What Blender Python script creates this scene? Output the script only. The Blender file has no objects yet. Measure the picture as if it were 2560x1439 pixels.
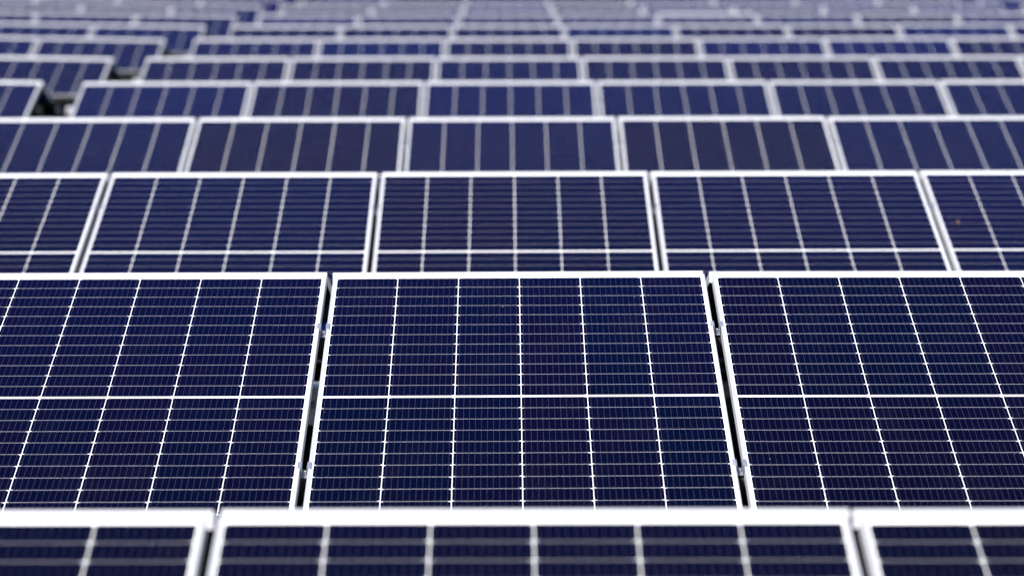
import bpy, bmesh, math, random
from mathutils import Vector, Matrix, Euler
random.seed(11)
sc = bpy.context.scene
COL = sc.collection

# ------------------------------------------------------------------ camera, sky, sun, exposure
FPX, PITCH, YAW, ROLL, CAM_H = 10119.3, 0.0898220, 0.00178579, -0.00234377, 1.0690
cp, sp, cy_, sy_ = math.cos(PITCH), math.sin(PITCH), math.cos(YAW), math.sin(YAW)
R0 = Vector((cy_, -sy_, 0)); H0 = Vector((sy_, cy_, 0)); Z0 = Vector((0, 0, 1))
FW = H0 * cp - Z0 * sp
UP = H0 * sp + Z0 * cp
cr, sr = math.cos(ROLL), math.sin(ROLL)
RT = R0 * cr + UP * sr
UPR = UP * cr - R0 * sr
cam = bpy.data.cameras.new('camera')
cam_ob = bpy.data.objects.new('camera', cam); COL.objects.link(cam_ob)
cam_ob.matrix_world = Matrix(((RT.x, UPR.x, -FW.x, 0), (RT.y, UPR.y, -FW.y, 0), (RT.z, UPR.z, -FW.z, CAM_H), (0, 0, 0, 1)))
cam.sensor_fit = 'HORIZONTAL'; cam.sensor_width = 36.0
cam.lens = FPX / 2560 * 36.0
cam.clip_start = 0.1; cam.clip_end = 4000
cam.dof.use_dof = True
cam.dof.focus_distance = 11.45
cam.dof.aperture_fstop = 3.5
cam.dof.aperture_blades = 9
cam.dof.aperture_rotation = 0.2
sc.camera = cam_ob

SUN_EL, SUN_AZ = math.radians(46), math.radians(212)      # azimuth clockwise from +Y: behind the camera, to its left
world = bpy.data.worlds.new('World'); sc.world = world; world.use_nodes = True
wn = world.node_tree
sky = wn.nodes.new('ShaderNodeTexSky'); sky.sky_type = 'NISHITA'; sky.sun_disc = False
sky.sun_elevation = SUN_EL; sky.sun_rotation = SUN_AZ
sky.air_density = 1.0; sky.dust_density = 0.6; sky.ozone_density = 2.2
bg = wn.nodes['Background']; bg.inputs[1].default_value = 0.065
wn.links.new(sky.outputs[0], bg.inputs[0])
sun = bpy.data.lights.new('sun', 'SUN'); sun.energy = 5.0; sun.angle = math.radians(0.53); sun.color = (1.0, 0.965, 0.92)
sun_ob = bpy.data.objects.new('sun', sun); COL.objects.link(sun_ob)
sdir = Vector((math.sin(SUN_AZ) * math.cos(SUN_EL), math.cos(SUN_AZ) * math.cos(SUN_EL), math.sin(SUN_EL)))
sun_ob.rotation_euler = (-sdir).to_track_quat('-Z', 'Y').to_euler()
sc.view_settings.view_transform = 'Standard'; sc.view_settings.look = 'None'
sc.view_settings.exposure = 1.08; sc.view_settings.gamma = 1.0
sc.cycles.use_denoising = True; sc.cycles.denoiser = 'OPENIMAGEDENOISE'; sc.cycles.denoising_input_passes = 'RGB'
sc.cycles.max_bounces = 6
sc.cycles.use_adaptive_sampling = True; sc.cycles.adaptive_threshold = 0.005

# ------------------------------------------------------------------ geometry constants (metres)
PW, PL, GAP = 1.134, 2.278, 0.022
PHI = 0.2134311
PITCHX = PW + GAP
X0 = -0.53513
Y0, PITCHY = 7.29924, 4.98808
DY = [-.0795, .0416, .0361, .0205, .0428, -.0227, -.0388]
DX = [.0069, .0021, -.0013, -.0006, -.0015, -.0045, -.0011]
DZ = [.0048, -.0021, 0, -.0042, -.0019, -.0021, .0055]
GROUND_Z = -0.66
AISLE = 0.289
NROWS = 12
def row_y(r): return Y0 + r * PITCHY + (DY[r] if r < 7 else -.02)
def row_x(r): return X0 + (DX[r] if r < 7 else 0)
def row_z(r): return (DZ[r] if r < 7 else 0.002)
def panel_x(r, k):
    """left edge of panel k of row r; the walking gaps lie left of k=-2 and right of k=5"""
    x = row_x(r) + k * PITCHX + GAP / 2
    if k < -2: x -= AISLE - GAP
    if k > 5: x += AISLE - GAP
    return x

# ------------------------------------------------------------------ material helpers
class NT:
    def __init__(s, name):
        s.m = bpy.data.materials.new(name); s.m.use_nodes = True
        s.t = s.m.node_tree; s.b = s.t.nodes['Principled BSDF']
    def put(s, sock, v):
        if isinstance(v, bpy.types.NodeSocket): s.t.links.new(v, sock)
        elif v is not None: sock.default_value = v
    def math(s, op, a, b=None, c=None, clamp=False):
        n = s.t.nodes.new('ShaderNodeMath'); n.operation = op; n.use_clamp = clamp
        s.put(n.inputs[0], a); s.put(n.inputs[1], b); s.put(n.inputs[2], c)
        return n.outputs[0]
    def mix(s, f, a, b):
        n = s.t.nodes.new('ShaderNodeMix'); n.data_type = 'RGBA'
        s.put(n.inputs[0], f); s.put(n.inputs[6], a); s.put(n.inputs[7], b)
        return n.outputs[2]
    def fmix(s, f, a, b):
        n = s.t.nodes.new('ShaderNodeMix'); n.data_type = 'FLOAT'
        s.put(n.inputs[0], f); s.put(n.inputs[2], a); s.put(n.inputs[3], b)
        return n.outputs[0]
    def noise(s, vec, scale, detail=3, rough=.5):
        n = s.t.nodes.new('ShaderNodeTexNoise'); s.put(n.inputs['Vector'], vec)
        n.inputs['Scale'].default_value = scale; n.inputs['Detail'].default_value = detail; n.inputs['Roughness'].default_value = rough
        return n.outputs['Fac']
    def coord(s, out='Object'): return s.t.nodes.new('ShaderNodeTexCoord').outputs[out]
    def sep(s, v):
        n = s.t.nodes.new('ShaderNodeSeparateXYZ'); s.put(n.inputs[0], v); return n.outputs
    def comb(s, x, y, z):
        n = s.t.nodes.new('ShaderNodeCombineXYZ'); s.put(n.inputs[0], x); s.put(n.inputs[1], y); s.put(n.inputs[2], z); return n.outputs[0]
    def white(s, v):
        n = s.t.nodes.new('ShaderNodeTexWhiteNoise'); n.noise_dimensions = '3D'; s.put(n.inputs['Vector'], v)
        return n.outputs['Value']
    def ramp(s, f, lo, hi):
        n = s.t.nodes.new('ShaderNodeMapRange'); s.put(n.inputs[0], f); n.inputs[1].default_value = lo; n.inputs[2].default_value = hi
        return n.outputs[0]
    def bump(s, h, strength, dist=.001):
        n = s.t.nodes.new('ShaderNodeBump'); n.inputs['Strength'].default_value = strength; n.inputs['Distance'].default_value = dist
        s.put(n.inputs['Height'], h); s.t.links.new(n.outputs[0], s.b.inputs['Normal'])

def rgba(c): return (c[0], c[1], c[2], 1)

def mat_cells():
    N = NT('solar_cells'); x, y, z = N.sep(N.coord())[0:3]
    M = N.math
    info = N.t.nodes.new('ShaderNodeObjectInfo').outputs['Random']
    u = M('ADD', x, PW / 2 - 0.0135)
    v = M('SUBTRACT', PL, y)
    vm = M('SUBTRACT', M('MINIMUM', v, M('SUBTRACT', PL, v)), 0.028)
    half = M('GREATER_THAN', v, PL / 2)
    ci = M('FLOOR', M('DIVIDE', u, 0.185)); fu = M('SUBTRACT', u, M('MULTIPLY', ci, 0.185))
    ri = M('FLOOR', M('DIVIDE', vm, 0.0921)); fv = M('SUBTRACT', vm, M('MULTIPLY', ri, 0.0921))
    inx = M('MULTIPLY', M('MULTIPLY', M('LESS_THAN', fu, 0.1832), M('GREATER_THAN', u, 0.0)), M('LESS_THAN', u, 1.107))
    iny = M('MULTIPLY', M('MULTIPLY', M('LESS_THAN', fv, 0.0903), M('GREATER_THAN', vm, 0.0)), M('LESS_THAN', vm, 1.1045))
    # chamfered corners: on the upper edge in even columns, on the lower edge in odd ones
    odd = M('MODULO', M('ABSOLUTE', ci), 2.0)
    dv = N.fmix(odd, fv, M('SUBTRACT', 0.0903, fv))
    du = M('MINIMUM', fu, M('SUBTRACT', 0.182, fu))
    cham = M('GREATER_THAN', M('ADD', M('MULTIPLY', du, .72), dv), 0.0058)
    cell = M('MULTIPLY', M('MULTIPLY', inx, iny), cham)
    # 11 thin wires down every cell, with wider solder ends by the cell's edges and small pads along them
    sb = 0.182 / 11
    fb = M('MULTIPLY', M('ABSOLUTE', M('SUBTRACT', M('FRACT', M('DIVIDE', fu, sb)), 0.5)), sb)
    edge = M('LESS_THAN', M('MINIMUM', fv, M('SUBTRACT', 0.0903, fv)), 0.0035)
    fp = M('MULTIPLY', M('ABSOLUTE', M('SUBTRACT', M('FRACT', M('DIVIDE', fv, 0.0113)), 0.5)), 0.0113)
    pad = M('LESS_THAN', fp, 0.0016)
    wid = M('ADD', M('ADD', 0.00018, M('MULTIPLY', edge, 0.00030)), M('MULTIPLY', pad, 0.00012))
    wire = M('MULTIPLY', M('MULTIPLY', M('LESS_THAN', fb, wid), inx), M('MULTIPLY', M('GREATER_THAN', vm, -0.003), M('LESS_THAN', vm, 1.1070)))
    # cell colour: navy with a violet or teal cast that changes with the column, the cell and the panel
    h1 = N.white(N.comb(ci, half, M('MULTIPLY', info, 91.7)))
    h2 = N.white(N.comb(ci, M('ADD', ri, M('MULTIPLY', half, 40.0)), M('MULTIPLY', info, 37.3)))
    streak = N.noise(N.comb(M('MULTIPLY', x, 34.0), M('MULTIPLY', y, 1.6), M('MULTIPLY', info, 50.0)), 1.0, 3)
    t = M('ADD', M('ADD', M('MULTIPLY', h1, .45), M('MULTIPLY', h2, .22)), M('MULTIPLY', streak, .6))
    t = N.ramp(t, .34, .90)
    c1 = N.mix(t, (0.0003, 0.0015, 0.0072, 1), (0.0015, 0.0009, 0.0058, 1))
    c1 = N.mix(M('MULTIPLY', N.white(N.comb(info, 3.0, 7.0)), .55), c1, (0.0005, 0.0014, 0.0105, 1))
    grain = N.noise(N.coord(), 240.0, 2)
    c1 = N.mix(M('MULTIPLY', grain, .35), c1, (0.0016, 0.0012, 0.006, 1))
    # between two cells of a string the backsheet is seen through a slot crossed by ribbon: grey, not white
    slot = M('MULTIPLY', M('MULTIPLY', M('SUBTRACT', 1.0, M('LESS_THAN', fv, 0.0903)), inx), M('MULTIPLY', M('LESS_THAN', ri, 10.5), M('GREATER_THAN', vm, 0.0)))
    back = N.mix(slot, (0.80, 0.80, 0.80, 1), (0.35, 0.35, 0.39, 1))
    col = N.mix(cell, back, c1)
    # the strip between two cell rows is the narrow grey of the ribbon ends
    col = N.mix(wire, col, (0.065, 0.062, 0.09, 1))
    # dust: rare specks and a very thin film
    n = N.t.nodes.new('ShaderNodeTexVoronoi'); n.inputs['Scale'].default_value = 17.0; n.inputs['Randomness'].default_value = 1.0
    N.t.links.new(N.comb(x, y, M('MULTIPLY', info, 30.0)), n.inputs['Vector'])
    rare = M('GREATER_THAN', N.white(n.outputs['Position']), .93)
    speck = M('MULTIPLY', M('LESS_THAN', n.outputs['Distance'], .035), rare)
    film = M('MULTIPLY', N.ramp(N.noise(N.comb(x, M('MULTIPLY', y, .5), info), 6.0, 5, .7), .52, .9), .006)
    col = N.mix(M('ADD', film, M('MULTIPLY', speck, .6)), col, (0.42, 0.39, 0.36, 1))
    N.put(N.b.inputs['Base Color'], col)
    N.b.inputs['Roughness'].default_value = 0.5
    N.b.inputs['Specular IOR Level'].default_value = 0.0
    # front glass with a blue anti-reflective coating
    lw = N.t.nodes.new('ShaderNodeLayerWeight'); lw.inputs['Blend'].default_value = .5
    coat = N.fmix(N.white(N.comb(info, 1.0, 9.0)), 3.9, 7.2)
    refl = M('MINIMUM', M('MULTIPLY', M('POWER', lw.outputs['Facing'], 12.0), coat), .9)
    gl = N.t.nodes.new('ShaderNodeBsdfGlossy'); gl.inputs['Color'].default_value = (0.07, 0.185, 0.86, 1); gl.inputs['Roughness'].default_value = 0.14
    bu = N.t.nodes.new('ShaderNodeBump'); bu.inputs['Strength'].default_value = .12; bu.inputs['Distance'].default_value = .0004
    N.t.links.new(N.noise(N.coord(), 900.0, 1), bu.inputs['Height']); N.t.links.new(bu.outputs[0], gl.inputs['Normal'])
    mx = N.t.nodes.new('ShaderNodeMixShader')
    N.t.links.new(refl, mx.inputs[0]); N.t.links.new(N.b.outputs[0], mx.inputs[1]); N.t.links.new(gl.outputs[0], mx.inputs[2])
    N.t.links.new(mx.outputs[0], N.t.nodes['Material Output'].inputs['Surface'])
    return N.m

def mat_metal(name, col, rough, metal, grain=60.0, bump=.15, stain=.12, dark=None):
    N = NT(name); x, y, z = N.sep(N.coord())[0:3]
    info = N.t.nodes.new('ShaderNodeObjectInfo').outputs['Random']
    f = N.noise(N.comb(N.math('MULTIPLY', x, 1.0), y, N.math('ADD', z, N.math('MULTIPLY', info, 20.0))), 9.0, 5, .65)
    g = N.noise(N.coord(), grain * 8, 2)
    dk = dark or tuple(c * .72 for c in col)
    c = N.mix(N.math('MULTIPLY', N.ramp(f, .42, .78), stain * 4), rgba(col), rgba(dk))
    N.put(N.b.inputs['Base Color'], c)
    N.b.inputs['Metallic'].default_value = metal
    N.put(N.b.inputs['Roughness'], N.fmix(g, rough - .08, rough + .1))
    N.bump(g, bump, .0005)
    return N.m

M_CELL = mat_cells()
M_FRAME = mat_metal('anodised_aluminium', (0.50, 0.50, 0.53), .42, .3, stain=.10)
M_CLAMP = mat_metal('clamp_aluminium', (0.42, 0.45, 0.54), .36, .7, bump=.5, stain=.15)  # blue of the reflected sky put into the base colour
M_STEEL = mat_metal('stainless_steel', (0.62, 0.60, 0.57), .28, 1.0)
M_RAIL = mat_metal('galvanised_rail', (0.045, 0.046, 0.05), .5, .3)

M_SHADED = mat_metal('shaded_metal', (0.010, 0.010, 0.011), .8, 0, bump=.3)  # black for rack and frame metal, shade put into the colour

def mat_ground():
    N = NT('dark_gravel')
    c = N.coord()
    v = N.t.nodes.new('ShaderNodeTexVoronoi'); v.inputs['Scale'].default_value = 38.0
    N.t.links.new(c, v.inputs['Vector'])
    big = N.noise(c, .8, 5)
    f = N.math('MULTIPLY', N.white(v.outputs['Position']), .7)
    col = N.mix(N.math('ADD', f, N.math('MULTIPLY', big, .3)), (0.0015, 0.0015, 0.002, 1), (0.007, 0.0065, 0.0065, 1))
    N.put(N.b.inputs['Base Color'], col); N.b.inputs['Roughness'].default_value = .95; N.b.inputs['Specular IOR Level'].default_value = .05
    N.bump(v.outputs['Distance'], .8, .02)
    return N.m
def mat_concrete():
    N = NT('concrete'); n1 = N.noise(N.coord(), 14.0, 6, .7); n2 = N.noise(N.coord(), 160.0, 3)
    N.put(N.b.inputs['Base Color'], N.mix(n1, (0.60, 0.62, 0.66, 1), (0.80, 0.82, 0.86, 1)))
    N.b.inputs['Roughness'].default_value = .85; N.bump(n2, .5, .003)
    return N.m
def mat_leaf():
    N = NT('dry_leaf'); n = N.noise(N.coord(), 90.0, 4)
    N.put(N.b.inputs['Base Color'], N.mix(n, (0.05, 0.025, 0.018, 1), (0.12, 0.062, 0.04, 1)))
    N.b.inputs['Roughness'].default_value = .7; return N.m
M_GROUND, M_CONC, M_LEAF = mat_ground(), mat_concrete(), mat_leaf()

# ------------------------------------------------------------------ mesh helpers
def mesh_from(bm, name, mats, smooth=False):
    bmesh.ops.recalc_face_normals(bm, faces=bm.faces)
    me = bpy.data.meshes.new(name); bm.to_mesh(me); bm.free()
    for m in mats: me.materials.append(m)
    if smooth:
        for p in me.polygons: p.use_smooth = True
    return me
def box(bm, x0, x1, y0, y1, z0, z1):
    vs = [bm.verts.new((x, y, z)) for z in (z0, z1) for y in (y0, y1) for x in (x0, x1)]
    for f in ((0, 2, 3, 1), (4, 5, 7, 6), (0, 1, 5, 4), (2, 6, 7, 3), (0, 4, 6, 2), (1, 3, 7, 5)):
        bm.faces.new([vs[i] for i in f])
def mbox(name, mat, *b):
    bm = bmesh.new()
    for q in b: box(bm, *q)
    return mesh_from(bm, name, [mat])
def prism_x(bm, prof, x0, x1):
    """closed (y,z) profile swept along x"""
    a = [bm.verts.new((x0, y, z)) for y, z in prof]; b = [bm.verts.new((x1, y, z)) for y, z in prof]
    n = len(prof)
    for i in range(n): bm.faces.new((a[i], a[(i + 1) % n], b[(i + 1) % n], b[i]))
    bm.faces.new(a[::-1]); bm.faces.new(b)
def prism_y(bm, prof, y0, y1):
    a = [bm.verts.new((x, y0, z)) for x, z in prof]; b = [bm.verts.new((x, y1, z)) for x, z in prof]
    n = len(prof)
    for i in range(n): bm.faces.new((a[i], a[(i + 1) % n], b[(i + 1) % n], b[i]))
    bm.faces.new(a[::-1]); bm.faces.new(b)
def cyl(bm, cx, cy, z0, z1, r, n=20, r2=None):
    r2 = r if r2 is None else r2
    a = [bm.verts.new((cx + r * math.cos(2 * math.pi * i / n), cy + r * math.sin(2 * math.pi * i / n), z0)) for i in range(n)]
    b = [bm.verts.new((cx + r2 * math.cos(2 * math.pi * i / n), cy + r2 * math.sin(2 * math.pi * i / n), z1)) for i in range(n)]
    for i in range(n): bm.faces.new((a[i], a[(i + 1) % n], b[(i + 1) % n], b[i]))
    return a, b

def frame_mesh(L=PL):
    """extruded frame profile carried round four mitred corners; points are (inset, z)"""
    prof = [(0, -.0008), (.0003, -.0002), (.0009, 0), (.0050, -.0003), (.0100, -.0009), (.0108, -.0011), (.0110, -.0014), (.0110, -.0062), (.0018, -.0062),
            (.0018, -.0332), (.0270, -.0332), (.0270, -.0350), (.0004, -.0350), (0, -.0346), (0, -.0215), (.0007, -.0209), (.0007, -.0195), (0, -.0189)]
    bm = bmesh.new(); rings = []
    for sx, sy in ((-1, 0), (1, 0), (1, 1), (-1, 1)):
        rings.append([bm.verts.new((sx * (PW / 2 - i), (L - i) if sy else i, z)) for i, z in prof])
    n = len(prof)
    for c in range(4):
        a, b = rings[c], rings[(c + 1) % 4]
        for i in range(n): bm.faces.new((a[i], a[(i + 1) % n], b[(i + 1) % n], b[i]))
    return mesh_from(bm, 'frame', [M_FRAME])
def glass_mesh(L=PL):
    # z sits 1.2 mm under the frame lip; y counts down from PL at the ridge so that the cell grid ends at the frame
    bm = bmesh.new(); box(bm, -PW / 2 + .0035, PW / 2 - .0035, PL - L + .0035, PL - .0035, -.0058, -.0018)
    return mesh_from(bm, 'glass', [M_CELL])
FRAME, GLASS = frame_mesh(), glass_mesh()
L_SHORT = PL / 2 + .0190
def short_frame():
    me = frame_mesh(L_SHORT)
    me.materials.append(M_SHADED)  # lower bar coloured black so its sunlit white stays dark in the gap
    for p in me.polygons:
        if all(me.vertices[i].co.y < .0272 for i in p.vertices): p.material_index = 1
    for v in me.vertices: v.co.y += PL - L_SHORT
    return me
FRAME_S, GLASS_S = short_frame(), glass_mesh(L_SHORT)

def new(name, data, parent=None, loc=(0, 0, 0), rot=(0, 0, 0)):
    o = bpy.data.objects.new(name, data); COL.objects.link(o); o.location = loc; o.rotation_euler = rot
    if parent: o.parent = parent
    return o
def tag(o, label=None, cat=None, group=None, kind=None):
    if label: o['label'] = label
    if cat: o['category'] = cat
    if group: o['group'] = group
    if kind: o['kind'] = kind
    return o

# ------------------------------------------------------------------ ground
bm = bmesh.new(); S = 1500
bmesh.ops.create_grid(bm, x_segments=8, y_segments=8, size=S)
ground = new('ground', mesh_from(bm, 'ground', [M_GROUND]), loc=(0, 600, GROUND_Z)); tag(ground, kind='structure')

# ------------------------------------------------------------------ solar panels
ORD = ['first', 'second', 'third', 'fourth', 'fifth', 'sixth', 'seventh', 'eighth', 'ninth', 'tenth', 'eleventh', 'twelfth', 'thirteenth', 'fourteenth', 'fifteenth', 'sixteenth', 'seventeenth']
ROWN = ['front row', 'second row', 'third row', 'fourth row', 'fifth row', 'sixth row', 'seventh row', 'eighth row', 'ninth row', 'tenth row', 'eleventh row', 'twelfth row']
def copy_thing(o):
    c = o.copy(); COL.objects.link(c)
    for ch in o.children:
        d = ch.copy(); COL.objects.link(d); d.parent = c
    return c
proto_root = new('solar_panel', None); proto_root.empty_display_size = .2
new('frame', FRAME, proto_root); new('glass', GLASS, proto_root)
used = []
def take():
    if not used: used.append(1); return proto_root
    return copy_thing(proto_root)

def visible_ks(r):
    zc = row_y(r) + .3
    lo, hi = -(1262 / FPX) * zc - .05, (1300 / FPX) * zc + .05
    out = []
    for k in range(-20, 20):
        x = panel_x(r, k)
        if x + PW > lo and x < hi: out.append(k)
    return out
rnd = random.Random(5)
for r in range(NROWS):
    ks = visible_ks(r)
    if r == 11: ks = [k for k in ks if k in (-4, -3, -2, 5, 6, 7)]
    for n, k in enumerate(ks):
        xl = panel_x(r, k); xc = xl + PW / 2; Yr = row_y(r); zr = row_z(r)
        left = k < -2
        jx, jy, jz = rnd.uniform(-.0012, .0012), rnd.uniform(-.003, .003), rnd.uniform(-.0015, .0015)
        jr = rnd.uniform(-.0012, .0012); jt = rnd.uniform(-.0015, .0015)
        if r == 1 and k == 0: jx, jy, jz, jr, jt = 0, 0, .0015, -.0028, 0
        if r == 1 and k == -1: jx, jy, jz, jr, jt = 0, 0, .0005, -.0004, 0
        ry = 0.018 if left else jr
        if left:
            edge = panel_x(r, -3) + PW
            jz += (edge - xc) * .018 + (.006 if r == 4 else 0)
        phi = PHI + jt
        o = take()
        if left:
            for ch in o.children: ch.data = FRAME_S if ch.data == FRAME else GLASS_S
        o.location = (xc + jx, Yr + jy - PL * math.cos(phi), zr + jz - PL * math.sin(phi))
        o.rotation_euler = (phi, ry, 0)
        # ---- label
        pos = ORD[n]
        if r == 0: txt = 'blurred near solar panel cut by the bottom edge, %s from the left' % pos
        elif r == 1: txt = 'sharp navy solar panel with crisp white grid, %s from the left' % pos
        elif r == 11: txt = 'far blurred panel glimpsed through the %s walking gap, %s from the left in last row' % ('left' if k < 0 else 'right', pos)
        elif k < -2: txt = 'blurred blue solar panel left of the walking gap, %s from left in %s' % (pos, ROWN[r])
        elif k == -2 and r > 3: txt = 'blurred blue solar panel just right of the left walking gap in %s' % ROWN[r]
        elif r == 2 and k == 2: txt = 'navy solar panel with a small brown leaf on it, rightmost in third row'
        else: txt = '%s solar panel, %s from the left in %s' % ('slightly blurred navy' if r < 4 else 'blurred blue', pos, ROWN[r])
        tag(o, txt, 'solar panel', 'solar panels facing the camera')
        # ---- the panel that slopes away behind the ridge
        if r < 10:
            bx = rnd.uniform(-.004, .004)
            if r == 1: bx = {-1: -.001, 0: -.0035, 1: -.008}.get(k, bx)
            if r == 0: bx = {-1: .010, 0: .004, 1: -.010}.get(k, bx)
            b = take()
            if left:
                for ch in b.children: ch.data = FRAME_S if ch.data == FRAME else GLASS_S
            lift = .0062 + rnd.uniform(-.0008, .0008) + (.0042 if r == 0 else .009 if (r == 8 and k == 2) else 0)
            b.location = (xc + jx + bx, Yr + jy + .030 + PL * math.cos(phi), zr + jz + lift - PL * math.sin(phi))
            b.rotation_euler = (phi, -ry, math.pi)
            tag(b, 'white frame edge of panel sloping away behind %s panel from left in %s' % (pos, ROWN[r]),
                'solar panel', 'solar panels sloping away behind the ridges')

# ------------------------------------------------------------------ mid clamps in the narrow gaps
def clamp_bracket():
    bm = bmesh.new(); h = .0245; t = .0020; wi = GAP / 2 - .0016; L = .046
    # hat shaped extrusion: two serrated wings on the frame lips, a trough between
    wing = .0085
    prof = [(-wi - wing, .0004), (-wi - wing, .0026), (-wi - .0052, .0030), (-wi - .0044, .0024), (-wi - .0036, .0030), (-wi + t, .0030), (-wi + t, -h), (wi - t, -h), (wi - t, .0030),
            (wi + .0036, .0030), (wi + .0044, .0024), (wi + .0052, .0030), (wi + wing, .0026), (wi + wing, .0004), (wi, .0004), (wi, -h - t), (-wi, -h - t), (-wi, .0004)]
    prism_y(bm, prof, -L / 2, L / 2)
    return mesh_from(bm, 'bracket', [M_CLAMP])
def bolt_mesh():
    bm = bmesh.new()
    n = 24; zt, zb = -.0130, -.0225; R, ri = .0062, .0034
    a, b = cyl(bm, 0, 0, zb, zt - .0008, R, n)
    c = [bm.verts.new((.0056 * math.cos(2 * math.pi * i / n), .0056 * math.sin(2 * math.pi * i / n), zt)) for i in range(n)]
    d = [bm.verts.new((ri * math.cos(2 * math.pi * i / n), ri * math.sin(2 * math.pi * i / n), zt)) for i in range(n)]
    e = [bm.verts.new((ri * math.cos(2 * math.pi * i / n), ri * math.sin(2 * math.pi * i / n), zt - .006)) for i in range(n)]
    for p, q in ((b, c), (c, d), (d, e)):
        for i in range(n): bm.faces.new((p[i], p[(i + 1) % n], q[(i + 1) % n], q[i]))
    bm.faces.new(e)
    a2, b2 = cyl(bm, 0, 0, -.040, zb, .0035, n); bm.faces.new(a2[::-1])
    wa, wb = cyl(bm, 0, 0, zb - .0018, zb - .0002, .0080, n); bm.faces.new(wb); bm.faces.new(wa[::-1])
    return mesh_from(bm, 'bolt', [M_STEEL])
clamp0 = new('mid_clamp', None); clamp0.empty_display_size = .05
new('bracket', clamp_bracket(), clamp0); new('bolt', bolt_mesh(), clamp0)
first = True
S_CL = (0.500, 1.700)
for r in range(0, 5):
    ks = visible_ks(r)
    gaps = [k for k in ks[1:] if k not in (-2, 6)]
    for n, k in enumerate(gaps):
        for si, s in enumerate(S_CL):
            if si == 1 and r != 1: continue            # hidden behind the row in front
            if r == 0: continue                         # below the picture
            gx = row_x(r) + k * PITCHX - (AISLE - GAP if k < -2 else 0)
            Yr = row_y(r); ss = s + (.006 if k == 0 else -.006)
            c = clamp0 if first else copy_thing(clamp0); first = False
            c.location = (gx, Yr - ss * math.cos(PHI), row_z(r) - ss * math.sin(PHI))
            c.rotation_euler = (PHI, 0, 0)
            side = ORD[n]
            if r == 1: t_ = '%s bolted clamp with bluish wings in the %s narrow gap of the sharp row' % ('upper' if si == 0 else 'lower', 'left' if k == 0 else 'right')
            else: t_ = 'small blurred metal clamp in the %s narrow gap from the left of the %s' % (side, ROWN[r])
            tag(c, t_, 'clamp', 'clamps between neighbouring panels')

# ------------------------------------------------------------------ mounting racks under the rows
def c_rail(bm, y, z, x0, x1, w=.040, h=.040):
    prof = [(y - w / 2, z), (y - w / 2, z - h), (y + w / 2, z - h), (y + w / 2, z), (y + w / 2 - .012, z), (y + w / 2 - .012, z - .010), (y - w / 2 + .012, z - .010), (y - w / 2 + .012, z)]
    prism_x(bm, prof, x0, x1)
for r in range(NROWS):
    ks = visible_ks(r)
    for blk, sel in (('left', [k for k in ks if k < -2]), ('main', [k for k in ks if -3 < k < 6]), ('right', [k for k in ks if k > 5])):
        if not sel or r == 11: continue
        xa = panel_x(r, sel[0]) - .06; xb = panel_x(r, sel[-1]) + PW + .06
        if sel[0] == ks[0]: xa -= 1.2
        if sel[-1] == ks[-1]: xb += 1.2
        root = new('mounting_rack', None, loc=(0, row_y(r), GROUND_Z)); root.empty_display_size = .2
        dz = row_z(r) - GROUND_Z
        slist = (S_CL[0],) if blk == 'left' else S_CL
        tilt_l = 0
        for side in (-1, 1):
            for s in slist:
                bm = bmesh.new(); c_rail(bm, 0, 0, xa, xb)
                y = side * s * math.cos(PHI) + (.03 if side > 0 else 0); z = dz - s * math.sin(PHI)
                off = .0358
                ob = new('rail', mesh_from(bm, 'rail', [M_SHADED if blk == 'left' else M_RAIL]), root,
                         loc=(0, y + (off * math.sin(PHI)) * (-1 if side > 0 else 1), z - off * math.cos(PHI)), rot=(-side * PHI, 0, 0))
                x = xa + .25
                bm = bmesh.new()
                zz = z - off * math.cos(PHI) - .046
                while x < xb - .1:
                    box(bm, x - .02, x + .02, y - .02, y + .02, .012, zz); box(bm, x - .08, x + .08, y - .09, y + .09, 0.0, .012)
                    x += 2.312
                new('leg', mesh_from(bm, 'leg', [M_SHADED if blk == 'left' else M_RAIL]), root)  # left block's rails and legs coloured black, imitating shade in the walking gap
                if blk == 'main' and sel[0] != ks[0] and side < 0:
                    new('lit_rail_end', mbox('lit_rail_end', M_FRAME, (xa - .004, xa + .042, -.0215, .0215, -.042, .0015)), ob)  # added bright box: sunlight on the rail end put into its colour
        lab = {'left': 'metal rack under the panels left of the walking gap in %s', 'main': 'metal rails seen in the gaps beneath the main panels of %s',
               'right': 'metal rack under the panels beyond the right walking gap in %s'}[blk] % ROWN[r]
        tag(root, lab, 'mounting rack', 'racks under the rows of panels')

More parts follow.
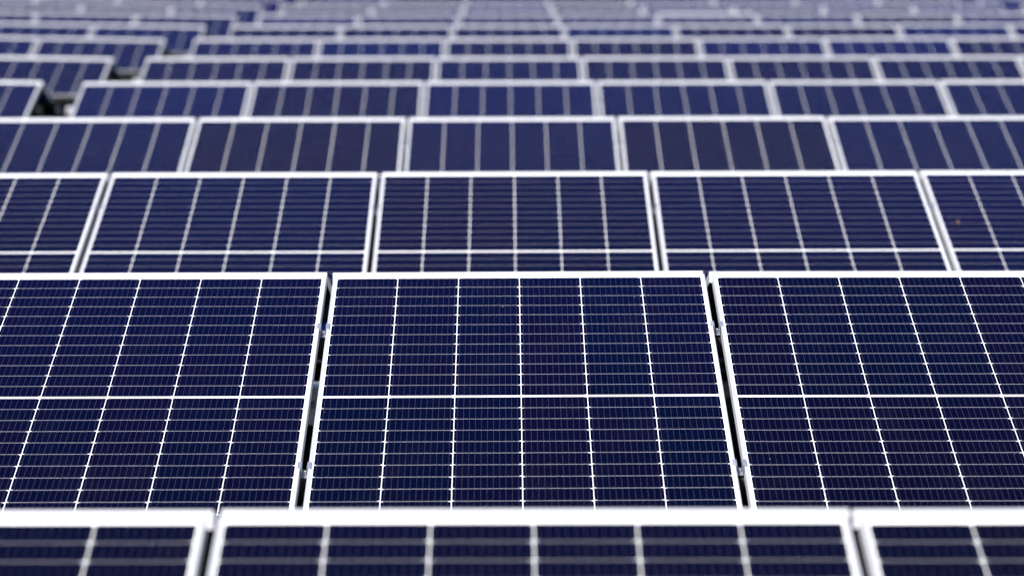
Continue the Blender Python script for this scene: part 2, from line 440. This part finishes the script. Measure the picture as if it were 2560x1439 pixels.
# ------------------------------------------------------------------ small things
def block_mesh(seed, w, d, h):
    rn = random.Random(seed); bm = bmesh.new(); box(bm, -w / 2, w / 2, -d / 2, d / 2, 0, h)
    bmesh.ops.bevel(bm, geom=list(bm.edges), offset=.008, segments=2, affect='EDGES')
    bmesh.ops.subdivide_edges(bm, edges=list(bm.edges), cuts=2, use_grid_fill=True)
    for v in bm.verts: v.co += Vector((rn.uniform(-1, 1), rn.uniform(-1, 1), rn.uniform(-1, 1))) * .0015
    return mesh_from(bm, 'ballast_block', [M_CONC])
for (x, y, w, d, h, rz, lab) in ((-.70, 14.62, .42, .16, .06, .05, 'pale concrete block glimpsed through left gap, above the white centre line'),
                                 (-.75, 14.02, .30, .22, .06, -.12, 'pale concrete block glimpsed through left gap, below the white centre line')):
    b = new('ballast_block', block_mesh(int(y * 10), w, d, h), loc=(x, y, GROUND_Z + .001), rot=(0, 0, rz)); tag(b, lab, 'concrete block', 'concrete blocks under the panels')

def leaf_mesh():
    bm = bmesh.new(); n = 9; L = .038
    top, bot = [], []
    for i in range(n):
        t = i / (n - 1); w = .0070 * math.sin(math.pi * min(1, t * .93 + .05)) ** .8 * (1.25 - t * .7)
        cz = .002 + .010 * math.sin(t * 2.6)
        top.append([bm.verts.new((sx * w, (t - .5) * L, cz + abs(sx) * .004)) for sx in (-1, 0, 1)])
        bot.append([bm.verts.new((sx * w, (t - .5) * L, cz + abs(sx) * .004 - .0006)) for sx in (-1, 0, 1)])
    for i in range(n - 1):
        for j in range(2):
            bm.faces.new((top[i][j], top[i][j + 1], top[i + 1][j + 1], top[i + 1][j]))
            bm.faces.new((bot[i][j], bot[i + 1][j], bot[i + 1][j + 1], bot[i][j + 1]))
        bm.faces.new((top[i][0], top[i + 1][0], bot[i + 1][0], bot[i][0])); bm.faces.new((top[i][2], bot[i][2], bot[i + 1][2], top[i + 1][2]))
    bm.faces.new((top[0][0], bot[0][0], bot[0][1], top[0][1])); bm.faces.new((top[0][1], bot[0][1], bot[0][2], top[0][2]))
    bm.faces.new((top[-1][0], top[-1][1], bot[-1][1], bot[-1][0])); bm.faces.new((top[-1][1], top[-1][2], bot[-1][2], bot[-1][1]))
    return mesh_from(bm, 'dry_leaf', [M_LEAF], True)
s = .775
lf = new('dry_leaf', leaf_mesh(), loc=(1.856, row_y(2) - s * math.cos(PHI), -s * math.sin(PHI) - .0005), rot=(PHI, 0, .25))
tag(lf, 'small curled brown leaf lying on the right panel of the third row', 'leaf')
